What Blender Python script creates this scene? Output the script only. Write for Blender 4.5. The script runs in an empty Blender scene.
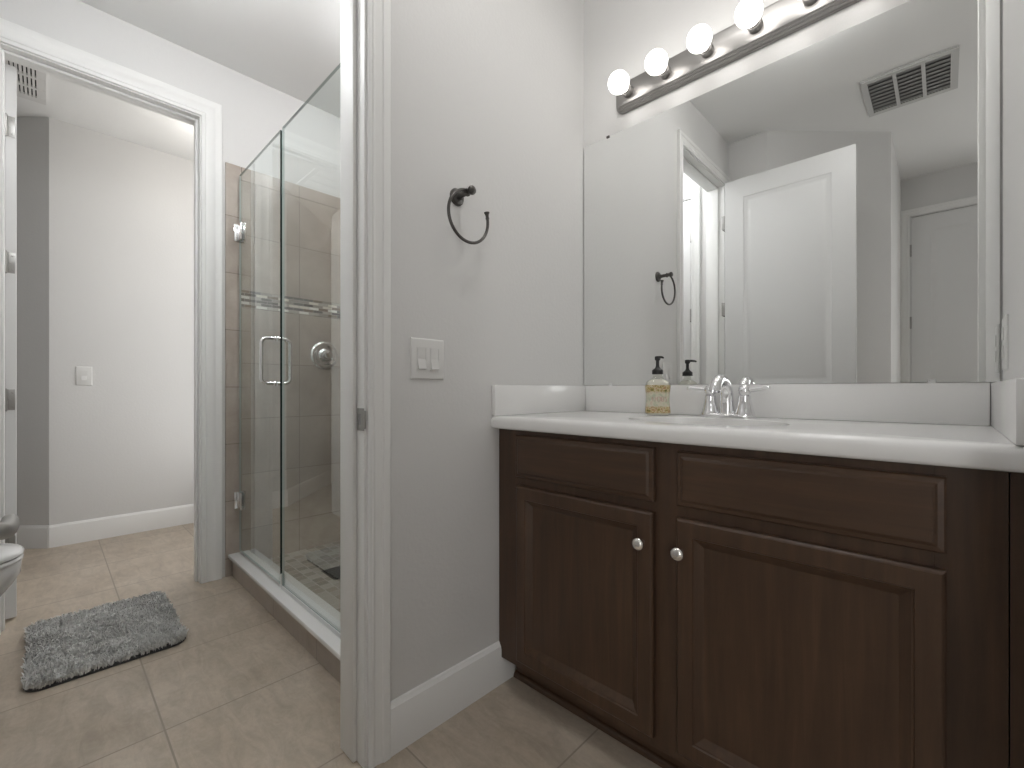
import bpy, bmesh, math, random
from mathutils import Vector, Matrix, noise
random.seed(7)
PI = math.pi
S = bpy.context.scene
COL = S.collection

# ------------------------------------------------------------------ camera, world, exposure
cam_d = bpy.data.cameras.new('camera')
cam_d.sensor_width = 36.0
cam_d.lens = 449.0 / 1024.0 * 36.0
cam_d.shift_y = 6.5 / 1024.0
cam_d.clip_start = 0.02
cam = bpy.data.objects.new('camera', cam_d)
COL.objects.link(cam)
cam.location = (1.102, -1.582, 1.0)
cam.rotation_euler = (PI / 2, 0, math.radians(43.96))
S.camera = cam
W = bpy.data.worlds.new('world')
W.use_nodes = True
W.node_tree.nodes['Background'].inputs[0].default_value = (0.9, 0.95, 1.0, 1)
W.node_tree.nodes['Background'].inputs[1].default_value = 0.3
S.world = W
S.view_settings.view_transform = 'Standard'
S.view_settings.look = 'None'
S.view_settings.gamma = 1.0
S.view_settings.use_curve_mapping = False
S.view_settings.exposure = 0.2
BULB = 5.2            # radiance of the vanity bulbs
SHOWER_FILL = 30.0     # radiance of the lamps and panes added out of view as fill
CLOSET_FILL = 12.0
HALL_FILL = 0.6
HALL_PANE_FILL = 3.2
PASSAGE_PANE_FILL = 1.6
VANITY_FILL = 17.0

# ------------------------------------------------------------------ node helpers
def mat(name, base=(0.5, 0.5, 0.5), rough=0.5, metal=0.0, spec=0.5):
    m = bpy.data.materials.new(name)
    m.use_nodes = True
    b = m.node_tree.nodes['Principled BSDF']
    b.inputs['Base Color'].default_value = (*base, 1)
    b.inputs['Roughness'].default_value = rough
    b.inputs['Metallic'].default_value = metal
    b.inputs['Specular IOR Level'].default_value = spec
    return m

def nd(m, t, **kw):
    n = m.node_tree.nodes.new(t)
    for k, v in kw.items():
        setattr(n, k, v)
    return n

def lk(m, a, b):
    m.node_tree.links.new(a, b)

def bsdf(m):
    return m.node_tree.nodes['Principled BSDF']

def coords(m):
    t = nd(m, 'ShaderNodeTexCoord')
    g = nd(m, 'ShaderNodeNewGeometry')
    return t, g

def add_bump(m, height, strength, dist):
    b = nd(m, 'ShaderNodeBump')
    b.inputs['Strength'].default_value = strength
    b.inputs['Distance'].default_value = dist
    lk(m, height, b.inputs['Height'])
    lk(m, b.outputs[0], bsdf(m).inputs['Normal'])
    return b

def noise_node(m, vec, scale, detail=3.0, rough=0.55, dist=0.0):
    n = nd(m, 'ShaderNodeTexNoise')
    n.inputs['Scale'].default_value = scale
    n.inputs['Detail'].default_value = detail
    n.inputs['Roughness'].default_value = rough
    n.inputs['Distortion'].default_value = dist
    lk(m, vec, n.inputs['Vector'])
    return n

def ramp(m, fac, stops):
    r = nd(m, 'ShaderNodeValToRGB')
    els = r.color_ramp.elements
    while len(els) < len(stops):
        els.new(0.5)
    for e, (p, c) in zip(els, stops):
        e.position = p
        e.color = (*c, 1)
    lk(m, fac, r.inputs[0])
    return r

def mixc(m, fac, a, b, mode='MIX'):
    n = nd(m, 'ShaderNodeMix', data_type='RGBA', blend_type=mode)
    for sock, v in ((n.inputs[0], fac), (n.inputs[6], a), (n.inputs[7], b)):
        if hasattr(v, 'is_output'):
            lk(m, v, sock)
        elif isinstance(v, tuple):
            sock.default_value = (*v, 1)
        else:
            sock.default_value = v
    return n.outputs[2]

def mapping(m, vec, scale=(1, 1, 1), loc=(0, 0, 0), rot=(0, 0, 0)):
    n = nd(m, 'ShaderNodeMapping')
    n.inputs['Scale'].default_value = scale
    n.inputs['Location'].default_value = loc
    n.inputs['Rotation'].default_value = rot
    lk(m, vec, n.inputs['Vector'])
    return n.outputs[0]

# ------------------------------------------------------------------ materials
def wall_paint(name, col, bump=0.2):
    m = mat(name, col, 0.62, 0, 0.3)
    t, g = coords(m)
    n = noise_node(m, g.outputs['Position'], 75, 4, 0.6)
    n2 = noise_node(m, g.outputs['Position'], 1.3, 2)
    c = mixc(m, n2.outputs[0], tuple(x * 0.97 for x in col), tuple(min(1, x * 1.03) for x in col))
    lk(m, c, bsdf(m).inputs['Base Color'])
    add_bump(m, n.outputs[0], bump, 0.004)
    return m

M = {}
M['wall'] = wall_paint('wall paint', (0.70, 0.695, 0.685))
M['ceiling'] = wall_paint('ceiling paint', (0.84, 0.84, 0.83), 0.15)
M['trim'] = mat('white trim enamel', (0.83, 0.828, 0.815), 0.5, 0, 0.35)
M['door'] = mat('white door enamel', (0.72, 0.72, 0.715), 0.36)
M['plastic'] = mat('white plastic', (0.74, 0.735, 0.72), 0.28)
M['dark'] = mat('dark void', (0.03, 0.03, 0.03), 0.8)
M['vent_grey'] = mat('vent enamel', (0.6, 0.6, 0.59), 0.45)
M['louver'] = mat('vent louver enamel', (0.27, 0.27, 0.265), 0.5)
M['duct'] = mat('grey duct lining', (0.16, 0.16, 0.16), 0.7)

def tile_floor():
    m = mat('floor tile', rough=0.42)
    t, g = coords(m)
    P = g.outputs['Position']
    p = mapping(m, P, loc=(0.55 + 0.457 * 20, 1.34 + 0.457 * 20, 0))
    b = nd(m, 'ShaderNodeTexBrick', offset=0.0, squash=1.0)
    b.inputs['Scale'].default_value = 1.0
    b.inputs['Brick Width'].default_value = 0.457
    b.inputs['Row Height'].default_value = 0.457
    b.inputs['Mortar Size'].default_value = 0.0028
    b.inputs['Mortar Smooth'].default_value = 0.2
    b.inputs['Color1'].default_value = (0.43, 0.43, 0.43, 1)
    b.inputs['Color2'].default_value = (0.57, 0.57, 0.57, 1)
    b.inputs['Mortar'].default_value = (0.5, 0.5, 0.5, 1)
    lk(m, p, b.inputs['Vector'])
    n1 = noise_node(m, P, 4.5, 6, 0.62, 0.6)
    n2 = noise_node(m, mapping(m, P, (1.0, 3.2, 1), rot=(0, 0, 0.5)), 7, 5, 0.7, 0.8)
    n3 = noise_node(m, P, 60, 3, 0.6)
    c1 = ramp(m, n1.outputs[0], [(0.3, (0.385, 0.320, 0.252)), (0.52, (0.445, 0.378, 0.305)), (0.72, (0.50, 0.433, 0.36))])
    c2 = ramp(m, n2.outputs[0], [(0.35, (0.42, 0.42, 0.42)), (0.6, (0.55, 0.55, 0.55))])
    c = mixc(m, 0.75, c1.outputs[0], c2.outputs[0], 'OVERLAY')
    c3 = ramp(m, n3.outputs[0], [(0.3, (0.46, 0.46, 0.46)), (0.7, (0.54, 0.54, 0.54))])
    c = mixc(m, 0.6, c, c3.outputs[0], 'OVERLAY')
    c = mixc(m, 0.45, c, b.outputs['Color'], 'OVERLAY')
    c = mixc(m, b.outputs['Fac'], c, (0.30, 0.255, 0.205))
    lk(m, c, bsdf(m).inputs['Base Color'])
    inv = nd(m, 'ShaderNodeMath', operation='SUBTRACT')
    inv.inputs[0].default_value = 1.0
    lk(m, b.outputs['Fac'], inv.inputs[1])
    ad = nd(m, 'ShaderNodeMath', operation='MULTIPLY_ADD')
    lk(m, n3.outputs[0], ad.inputs[0]); ad.inputs[1].default_value = 0.12
    lk(m, inv.outputs[0], ad.inputs[2])
    add_bump(m, ad.outputs[0], 0.35, 0.002)
    return m
M['floor'] = tile_floor()

def tile_wall(name, z0, uw=0.305, rh=0.305, u0=0.84, warm=1.0):
    """stacked wall tile; horizontal run is x+y so that it works on either wall direction"""
    m = mat(name, rough=0.3)
    t, g = coords(m)
    P = g.outputs['Position']
    sx = nd(m, 'ShaderNodeSeparateXYZ'); lk(m, P, sx.inputs[0])
    ad = nd(m, 'ShaderNodeMath', operation='ADD')
    lk(m, sx.outputs[0], ad.inputs[0]); lk(m, sx.outputs[1], ad.inputs[1])
    cx = nd(m, 'ShaderNodeCombineXYZ')
    lk(m, ad.outputs[0], cx.inputs[0]); lk(m, sx.outputs[2], cx.inputs[1])
    p = mapping(m, cx.outputs[0], loc=(u0 + uw * 20, -z0 + rh * 20, 0))
    b = nd(m, 'ShaderNodeTexBrick', offset=0.0, squash=1.0)
    b.inputs['Scale'].default_value = 1.0
    b.inputs['Brick Width'].default_value = uw
    b.inputs['Row Height'].default_value = rh
    b.inputs['Mortar Size'].default_value = 0.0022
    b.inputs['Mortar Smooth'].default_value = 0.2
    b.inputs['Color1'].default_value = (0.44, 0.44, 0.44, 1)
    b.inputs['Color2'].default_value = (0.56, 0.56, 0.56, 1)
    lk(m, p, b.inputs['Vector'])
    n1 = noise_node(m, P, 5, 6, 0.65, 0.5)
    c1 = ramp(m, n1.outputs[0], [(0.3, (0.335, 0.285, 0.242)), (0.55, (0.405, 0.352, 0.306)), (0.75, (0.46, 0.415, 0.365))])
    c = mixc(m, 0.5, c1.outputs[0], b.outputs['Color'], 'OVERLAY')
    c = mixc(m, b.outputs['Fac'], c, (0.24, 0.205, 0.17))
    lk(m, c, bsdf(m).inputs['Base Color'])
    inv = nd(m, 'ShaderNodeMath', operation='SUBTRACT')
    inv.inputs[0].default_value = 1.0
    lk(m, b.outputs['Fac'], inv.inputs[1])
    add_bump(m, inv.outputs[0], 0.4, 0.002)
    return m
M['tile_low'] = tile_wall('shower wall tile below band', 1.455, u0=0.84 + 1.67)
M['tile_high'] = tile_wall('shower wall tile above band', 1.550, u0=0.84 + 1.67)
M['tile_edge'] = tile_wall('bullnose edge tile', 1.019, 9.0, 0.3075, 0.0)
M['tile_cap'] = tile_wall('bullnose top tile', 0.0, 0.305, 9.0, 0.84 + 1.67)
M['curb_tile'] = tile_wall('curb tile', -0.05, 0.457, 9.0, 0.55)

def small_tiles(name, bw, bh, cols, mortar, msize, plane):
    m = mat(name, rough=0.25)
    t, g = coords(m)
    sx = nd(m, 'ShaderNodeSeparateXYZ'); lk(m, g.outputs['Position'], sx.inputs[0])
    cx = nd(m, 'ShaderNodeCombineXYZ')
    a, b_ = plane
    lk(m, sx.outputs[a], cx.inputs[0]); lk(m, sx.outputs[b_], cx.inputs[1])
    p = mapping(m, cx.outputs[0], loc=(20, 20 - (1.455 if b_ == 2 else 0), 0))
    b = nd(m, 'ShaderNodeTexBrick', offset=0.43, squash=1.0)
    b.inputs['Scale'].default_value = 1.0
    b.inputs['Brick Width'].default_value = bw
    b.inputs['Row Height'].default_value = bh
    b.inputs['Mortar Size'].default_value = msize
    b.inputs['Color1'].default_value = (0, 0, 0, 1)
    b.inputs['Color2'].default_value = (1, 1, 1, 1)
    b.inputs['Mortar'].default_value = (0.5, 0.5, 0.5, 1)
    lk(m, p, b.inputs['Vector'])
    r = ramp(m, b.outputs['Color'], [(i / max(1, len(cols)), c) for i, c in enumerate(cols)])
    r.color_ramp.interpolation = 'CONSTANT'
    c = mixc(m, b.outputs['Fac'], r.outputs[0], mortar)
    lk(m, c, bsdf(m).inputs['Base Color'])
    return m
M['mosaic'] = small_tiles('linear glass mosaic', 0.058, 0.0158,
    [(0.10, 0.085, 0.075), (0.33, 0.30, 0.27), (0.78, 0.76, 0.72), (0.22, 0.17, 0.13), (0.46, 0.43, 0.39), (0.16, 0.15, 0.145), (0.70, 0.66, 0.58)],
    (0.42, 0.39, 0.35), 0.0012, (1, 2))
M['shower_floor'] = small_tiles('shower floor mosaic', 0.052, 0.052,
    [(0.30, 0.27, 0.235), (0.37, 0.34, 0.30), (0.26, 0.235, 0.205), (0.42, 0.385, 0.345), (0.33, 0.29, 0.25)],
    (0.46, 0.44, 0.41), 0.002, (0, 1))

def wood(name, vertical=True):
    m = mat(name, rough=0.34, spec=0.45)
    t, g = coords(m)
    P = g.outputs['Position']
    sc = (14, 14, 0.9) if vertical else (0.9, 14, 14)
    n1 = noise_node(m, mapping(m, P, sc), 3.0, 6, 0.62, 0.5)
    n2 = noise_node(m, P, 3.0, 4, 0.6, 0.8)
    n3 = noise_node(m, mapping(m, P, tuple(s * 6 for s in sc)), 3.0, 2, 0.5)
    c1 = ramp(m, n1.outputs[0], [(0.25, (0.046, 0.0250, 0.0145)), (0.55, (0.068, 0.0372, 0.0212)), (0.8, (0.095, 0.0530, 0.0305))])
    c2 = ramp(m, n2.outputs[0], [(0.3, (0.40, 0.40, 0.40)), (0.7, (0.58, 0.58, 0.58))])
    c = mixc(m, 0.7, c1.outputs[0], c2.outputs[0], 'OVERLAY')
    lk(m, c, bsdf(m).inputs['Base Color'])
    add_bump(m, n3.outputs[0], 0.05, 0.001)
    return m
M['wood_v'] = wood('dark stained maple upright grain', True)
M['wood_h'] = wood('dark stained maple level grain', False)
M['counter'] = mat('cultured marble', (0.80, 0.795, 0.785), 0.16)
M['porcelain'] = mat('toilet porcelain', (0.80, 0.80, 0.80), 0.1)
M['chrome'] = mat('chrome', (0.86, 0.86, 0.87), 0.06, 1.0)
M['brushed'] = mat('brushed nickel', (0.33, 0.32, 0.31), 0.38, 1.0)
M['hinge'] = mat('satin nickel hinge', (0.40, 0.395, 0.38), 0.42, 0.9)
M['knob'] = mat('satin nickel knob', (0.78, 0.76, 0.73), 0.22, 1.0)
M['gunmetal'] = mat('dark pewter', (0.11, 0.105, 0.10), 0.3, 1.0)
M['black_plastic'] = mat('black pump plastic', (0.012, 0.012, 0.012), 0.3)
M['mirror'] = mat('mirror silver', (0.88, 0.89, 0.885), 0.0, 1.0)
M['mirror_edge'] = mat('mirror edge', (0.05, 0.06, 0.055), 0.3)
M['clear_clip'] = mat('clear plastic clip', (0.75, 0.75, 0.75), 0.15)
M['drain'] = mat('drain grate', (0.10, 0.095, 0.09), 0.4, 0.6)
M['glass_edge_pale'] = mat('polished glass edge', (0.30, 0.36, 0.34), 0.15)
M['glass_edge'] = mat('glass edge', (0.006, 0.02, 0.017), 0.12)

def thin_glass(name, tint, ior=1.5):
    m = bpy.data.materials.new(name)
    m.use_nodes = True
    nt = m.node_tree
    nt.nodes.clear()
    out = nt.nodes.new('ShaderNodeOutputMaterial')
    tr = nt.nodes.new('ShaderNodeBsdfTransparent')
    tr.inputs[0].default_value = (*tint, 1)
    gl = nt.nodes.new('ShaderNodeBsdfGlossy')
    gl.inputs['Roughness'].default_value = 0.0
    gl.inputs[0].default_value = (0.95, 1.0, 1.0, 1)
    fr = nt.nodes.new('ShaderNodeFresnel')
    fr.inputs[0].default_value = ior
    mx = nt.nodes.new('ShaderNodeMixShader')
    ge = nt.nodes.new('ShaderNodeNewGeometry')
    ml = nt.nodes.new('ShaderNodeMath'); ml.operation = 'MULTIPLY_ADD'      # entering face only: fac = F - F * backfacing
    ng = nt.nodes.new('ShaderNodeMath'); ng.operation = 'SUBTRACT'; ng.inputs[0].default_value = 1.0
    nt.links.new(ge.outputs['Backfacing'], ng.inputs[1])
    ml.operation = 'MULTIPLY'; ml.use_clamp = True
    m2 = nt.nodes.new('ShaderNodeMath'); m2.operation = 'MULTIPLY'; m2.inputs[1].default_value = 1.35   # both faces of the pane
    nt.links.new(fr.outputs[0], m2.inputs[0])
    nt.links.new(m2.outputs[0], ml.inputs[0]); nt.links.new(ng.outputs[0], ml.inputs[1])
    nt.links.new(ml.outputs[0], mx.inputs[0])
    nt.links.new(tr.outputs[0], mx.inputs[1])
    nt.links.new(gl.outputs[0], mx.inputs[2])
    nt.links.new(mx.outputs[0], out.inputs[0])
    return m
M['glass'] = thin_glass('shower glass', (0.955, 0.975, 0.968))
M['bottle_glass'] = thin_glass('bottle glass', (0.93, 0.93, 0.90))

def emit(name, col, s):
    m = bpy.data.materials.new(name)
    m.use_nodes = True
    nt = m.node_tree
    nt.nodes.clear()
    out = nt.nodes.new('ShaderNodeOutputMaterial')
    e = nt.nodes.new('ShaderNodeEmission')
    e.inputs[0].default_value = (*col, 1)
    e.inputs[1].default_value = s
    nt.links.new(e.outputs[0], out.inputs[0])
    return m
M['bulb'] = emit('lit bulb', (1.0, 0.965, 0.925), BULB)
M['fill_shower'] = emit('fill lamp cool', (0.97, 0.985, 1.0), SHOWER_FILL)  # from here on: emission of the added, unseen fill lamps and panes
M['fill_closet'] = emit('fill lamp warm', (1.0, 0.96, 0.91), CLOSET_FILL)
M['fill_vanity'] = emit('fill lamp vanity', (1.0, 0.985, 0.965), VANITY_FILL)
M['fill_stall'] = emit('fill lamp stall', (0.98, 0.985, 1.0), 48.0)
M['fill_pane_hall'] = emit('fill pane hall', (1.0, 0.995, 0.985), HALL_PANE_FILL)
M['fill_pane_passage'] = emit('fill pane passage', (1.0, 0.985, 0.965), PASSAGE_PANE_FILL)
M['fill_hall'] = emit('fill lamp hall', (1.0, 0.96, 0.92), HALL_FILL)

def rug_mat():
    m = mat('grey rug yarn', rough=0.9, spec=0.15)
    t, g = coords(m)
    P = g.outputs['Position']
    n1 = noise_node(m, P, 9, 3, 0.6, 0.6)
    n2 = noise_node(m, P, 140, 2, 0.5)
    c1 = ramp(m, n1.outputs[0], [(0.3, (0.62, 0.617, 0.605)), (0.7, (0.82, 0.817, 0.80))])
    c2 = ramp(m, n2.outputs[0], [(0.3, (0.38, 0.38, 0.38)), (0.7, (0.62, 0.62, 0.62))])
    lk(m, mixc(m, 0.8, c1.outputs[0], c2.outputs[0], 'OVERLAY'), bsdf(m).inputs['Base Color'])
    return m
M['rug'] = rug_mat()
M['rug_back'] = mat('rug backing', (0.05, 0.05, 0.05), 0.9)

def label_mat():
    m = mat('floral soap label', rough=0.5)
    t, g = coords(m)
    gen = t.outputs['Generated']
    n = noise_node(m, g.outputs['Position'], 95, 2, 0.5, 0.4)
    fl = ramp(m, n.outputs[0], [(0.30, (0.10, 0.11, 0.02)), (0.42, (0.42, 0.30, 0.09)), (0.52, (0.60, 0.54, 0.36)),
                                (0.60, (0.46, 0.25, 0.13)), (0.70, (0.30, 0.28, 0.06))])
    pale = ramp(m, n.outputs[0], [(0.35, (0.50, 0.54, 0.42)), (0.6, (0.66, 0.63, 0.52)), (0.75, (0.62, 0.45, 0.38))])
    sp = nd(m, 'ShaderNodeSeparateXYZ'); lk(m, gen, sp.inputs[0])
    band = ramp(m, sp.outputs[2], [(0.0, (1, 1, 1)), (0.20, (1, 1, 1)), (0.27, (0.12, 0.12, 0.12)), (0.68, (0.12, 0.12, 0.12)), (0.8, (1, 1, 1))])
    lk(m, mixc(m, band.outputs[0], pale.outputs[0], fl.outputs[0]), bsdf(m).inputs['Base Color'])
    return m
M['label'] = label_mat()
M['ink'] = mat('faded red ink', (0.50, 0.33, 0.27), 0.5)

# ------------------------------------------------------------------ mesh helpers
def box(bm, x0, x1, y0, y1, z0, z1, bevel=0.0, seg=2):
    x0, x1 = min(x0, x1), max(x0, x1); y0, y1 = min(y0, y1), max(y0, y1); z0, z1 = min(z0, z1), max(z0, z1)
    v = [bm.verts.new(c) for c in ((x0, y0, z0), (x1, y0, z0), (x1, y1, z0), (x0, y1, z0),
                                   (x0, y0, z1), (x1, y0, z1), (x1, y1, z1), (x0, y1, z1))]
    f = [bm.faces.new([v[i] for i in q]) for q in ((3, 2, 1, 0), (4, 5, 6, 7), (0, 1, 5, 4), (1, 2, 6, 5), (2, 3, 7, 6), (3, 0, 4, 7))]
    if bevel:
        es = list({e for q in f for e in q.edges})
        bmesh.ops.bevel(bm, geom=es, offset=bevel, segments=seg, affect='EDGES', profile=0.5)

def B(*a, bevel=0.0, seg=2):
    bm = bmesh.new()
    box(bm, *a, bevel=bevel, seg=seg)
    return bm

def loft(bm, rings, close_u=True, cap0=True, cap1=True):
    rs = [[bm.verts.new(p) for p in r] for r in rings]
    n = len(rs[0])
    for a, b in zip(rs, rs[1:]):
        for i in range(n if close_u else n - 1):
            j = (i + 1) % n
            bm.faces.new((a[i], a[j], b[j], b[i]))
    if cap0: bm.faces.new(list(reversed(rs[0])))
    if cap1: bm.faces.new(rs[-1])
    return rs

def lathe(bm, prof, origin, axis='Z', n=32, caps=True):
    """prof: list of (radius, height along axis)"""
    o = Vector(origin)
    if isinstance(axis, str):
        ax = {'X': Vector((1, 0, 0)), 'Y': Vector((0, 1, 0)), 'Z': Vector((0, 0, 1))}[axis]
    else:
        ax = Vector(axis).normalized()
    u = ax.orthogonal().normalized(); w = ax.cross(u)
    rings = []
    for r, h in prof:
        r = max(r, 1e-4)
        rings.append([o + ax * h + (u * math.cos(2 * PI * i / n) + w * math.sin(2 * PI * i / n)) * r for i in range(n)])
    loft(bm, rings, True, caps, caps)

def tube(bm, pts, r, n=12, caps=True):
    pts = [Vector(p) for p in pts]
    rr = r if isinstance(r, (list, tuple)) else [r] * len(pts)
    tang = []
    for i in range(len(pts)):
        a = pts[max(0, i - 1)]; b = pts[min(len(pts) - 1, i + 1)]
        tang.append((b - a).normalized())
    u = tang[0].orthogonal().normalized()
    rings = []
    for p, t, q in zip(pts, tang, rr):
        u = (u - t * u.dot(t)).normalized()
        w = t.cross(u)
        rings.append([p + (u * math.cos(2 * PI * i / n) + w * math.sin(2 * PI * i / n)) * q for i in range(n)])
    loft(bm, rings, True, caps, caps)

def prism(bm, poly, fn, d0, d1):
    """poly in (a,b); fn(a,b,d)->xyz"""
    loft(bm, [[fn(a, b, d0) for a, b in poly], [fn(a, b, d1) for a, b in poly]])

def smooth_pts(pts, k=6):
    """Catmull-Rom"""
    P = [Vector(p) for p in pts]
    P = [2 * P[0] - P[1]] + P + [2 * P[-1] - P[-2]]
    out = []
    for i in range(1, len(P) - 2):
        for s in range(k):
            t = s / k
            a, b, c, d = P[i - 1], P[i], P[i + 1], P[i + 2]
            out.append(0.5 * ((2 * b) + (c - a) * t + (2 * a - 5 * b + 4 * c - d) * t * t + (3 * b - a - 3 * c + d) * t ** 3))
    out.append(P[-2])
    return out

WPOS = {}
def obj(name, bm, material, parent=None, smooth=None, mats=None):
    bmesh.ops.recalc_face_normals(bm, faces=bm.faces)
    vs = [v.co for v in bm.verts]
    lo = [min(v[i] for v in vs) for i in range(3)]; hi = [max(v[i] for v in vs) for i in range(3)]
    c = Vector(((lo[0] + hi[0]) / 2, (lo[1] + hi[1]) / 2, lo[2]))
    bmesh.ops.translate(bm, verts=bm.verts, vec=-c)
    me = bpy.data.meshes.new(name)
    bm.to_mesh(me)
    bm.free()
    for mm in (mats or [material]):
        me.materials.append(mm)
    if smooth is not None:
        for p in me.polygons: p.use_smooth = True
        me.set_sharp_from_angle(angle=math.radians(smooth))
    o = bpy.data.objects.new(name, me)
    COL.objects.link(o)
    o.location = c
    WPOS[o] = c
    if parent is not None:
        o.parent = parent
        o.matrix_parent_inverse = Matrix.Translation(-WPOS[parent])
    return o

def thing(name, label, cat, loc, group=None):
    o = bpy.data.objects.new(name, None)
    COL.objects.link(o)
    o.empty_display_size = 0.05
    o.location = loc
    WPOS[o] = Vector(loc)
    o['label'] = label; o['category'] = cat
    if group: o['group'] = group
    return o

def struct(name, bm, m, label, cat, smooth=None, mats=None):
    o = obj(name, bm, m, None, smooth, mats)
    o['kind'] = 'structure'; o['label'] = label; o['category'] = cat
    return o

def tag(o, label, cat, group=None):
    o['label'] = label; o['category'] = cat
    if group: o['group'] = group
    return o

def panel_board(bm, w, h, t, panels, prof, outer=((0, 0),), fn=None, both=False):
    """board of width w, height h, thickness t. front at depth 0, back at depth t.
    panels: rects (x0,x1,z0,z1) sunk with prof [(inset, depth)...]; outer: [(inset, depth)...] from the rim to the face"""
    e = outer[-1][0]
    def face(dfn, flip):
        xs = sorted({e, w - e} | {p[0] for p in panels} | {p[1] for p in panels})
        zs = sorted({e, h - e} | {p[2] for p in panels} | {p[3] for p in panels})
        cache = {}
        def V(x, z, d):
            k = (round(x, 6), round(z, 6), round(d, 6))
            if k not in cache: cache[k] = bm.verts.new(fn(x, z, dfn(d)))
            return cache[k]
        for i in range(len(xs) - 1):
            for j in range(len(zs) - 1):
                cx, cz = (xs[i] + xs[i + 1]) / 2, (zs[j] + zs[j + 1]) / 2
                if any(p[0] < cx < p[1] and p[2] < cz < p[3] for p in panels): continue
                bm.faces.new((V(xs[i], zs[j], 0), V(xs[i + 1], zs[j], 0), V(xs[i + 1], zs[j + 1], 0), V(xs[i], zs[j + 1], 0)))
        for (a, b, c, d) in panels:
            prev = None
            # outer ring subdivided only at its four corners; other grid lines do not cross panels here
            for ins, dep in [(0, 0)] + list(prof):
                ring = [V(a + ins, c + ins, dep), V(b - ins, c + ins, dep), V(b - ins, d - ins, dep), V(a + ins, d - ins, dep)]
                if prev:
                    for q in range(4):
                        r = (q + 1) % 4
                        bm.faces.new((prev[q], prev[r], ring[r], ring[q]))
                prev = ring
            bm.faces.new(prev)
    face(lambda d: d, False)
    # rim
    rings = []
    seq = [(i, d) for i, d in outer]
    for ins, dep in seq:
        rings.append([fn(ins, ins, dep), fn(w - ins, ins, dep), fn(w - ins, h - ins, dep), fn(ins, h - ins, dep)])
    if both:
        face(lambda d: t - d, True)
        back = [[fn(i, i, t - d), fn(w - i, i, t - d), fn(w - i, h - i, t - d), fn(i, h - i, t - d)] for i, d in seq]
        loft(bm, back + rings if False else list(reversed(rings)) + back, True, False, False)
    else:
        back = [fn(0, 0, t), fn(w, 0, t), fn(w, h, t), fn(0, h, t)]
        loft(bm, [back] + rings, True, True, False)
    bmesh.ops.remove_doubles(bm, verts=bm.verts, dist=1e-5)

def casing(bm, s0, s1, zt, prof, fn, z0=0.0):
    """door casing swept round an opening s0<s1 up to zt; prof [(outward, proud)...]; fn(s,z,b)->xyz"""
    rings = []
    rings.append([fn(s0 - a, z0, b) for a, b in prof])
    rings.append([fn(s0 - a, zt + a, b) for a, b in prof])
    rings.append([fn(s1 + a, zt + a, b) for a, b in prof])
    rings.append([fn(s1 + a, z0, b) for a, b in prof])
    loft(bm, rings)

def cas_prof(w, rev=0.006, th=0.018):
    return [(rev, 0), (rev, th * 0.55), (rev + 0.003, th * 0.62), (rev + w * 0.16, th * 0.66), (rev + w * 0.20, th * 0.8),
            (rev + w * 0.30, th * 0.62), (rev + w * 0.34, th * 0.60), (rev + w * 0.62, th * 0.80), (rev + w * 0.66, th * 0.95),
            (rev + w * 0.72, th), (rev + w * 0.95, th), (rev + w, th * 0.9), (rev + w, 0)]

# ------------------------------------------------------------------ the setting
H = 2.74
DT = 2.42        # door heads
W_R = 1.201      # right wall
LW = 0.12        # thickness of the wall between vanity and shower room
XT = -1.68       # face of the wall holding the linen/closet doorway and the shower tile

struct('floor', B(-3.9, 2.9, -3.5, 0.25, -0.05, 0), M['floor'], 'greige stone look tile floor with thin grout lines', 'floor')
struct('ceiling', B(-3.9, 2.9, -3.5, 0.25, H, H + 0.05), M['ceiling'], 'flat pale ceiling over all rooms', 'ceiling')

# wall with the mirror
struct('wall_front', B(-LW, W_R + 0.12, 0, 0.1, 0, H), M['wall'], 'pale wall behind the vanity and mirror', 'wall')
# wall between vanity and shower room with the doorway
bm = bmesh.new()
box(bm, -LW, 0, -1.0 + 0.018, 0, 0, H)
box(bm, -LW, 0, -1.70 - 0.018, -1.0 + 0.018, DT + 0.018, H)
box(bm, -LW, 0, -1.78, -1.70 - 0.018, 0, H)
struct('wall_left', bm, M['wall'], 'pale wall with towel ring, switches and doorway to shower room', 'wall')
# right wall, ends at an outer corner next to the camera
bm = bmesh.new()
box(bm, W_R, W_R + 0.12, -0.70, 0.0, 0, H)
box(bm, W_R + 0.12, 2.8, -0.70, -0.58, 0, H)
struct('wall_right', bm, M['wall'], 'pale wall at the right end of the vanity', 'wall')
# back walls (seen in the mirror)
bm = bmesh.new()
poly = [(-LW, -1.78), (0.245, -1.78), (0.84, -2.375), (0.84, -3.35), (0.72, -3.35), (0.72, -2.43), (0.2, -1.90), (-LW, -1.90)]
prism(bm, poly, lambda a, b, d: (a, b, d), 0, H)
struct('wall_back', bm, M['wall'], 'angled pale wall behind the open door, seen in mirror', 'wall')
bm = bmesh.new()
box(bm, 0.72, 0.90, -3.47, -3.35, 0, H)
box(bm, 0.90, 1.66, -3.47, -3.35, DT, H)
box(bm, 1.66, 2.8, -3.47, -3.35, 0, H)
struct('wall_hall_end', bm, M['wall'], 'far hall wall with closed door, seen in mirror', 'wall')
struct('wall_hall_side', B(2.7, 2.8, -3.35, -0.70, 0, H), M['wall'], 'hall side wall outside the picture', 'wall')

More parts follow.
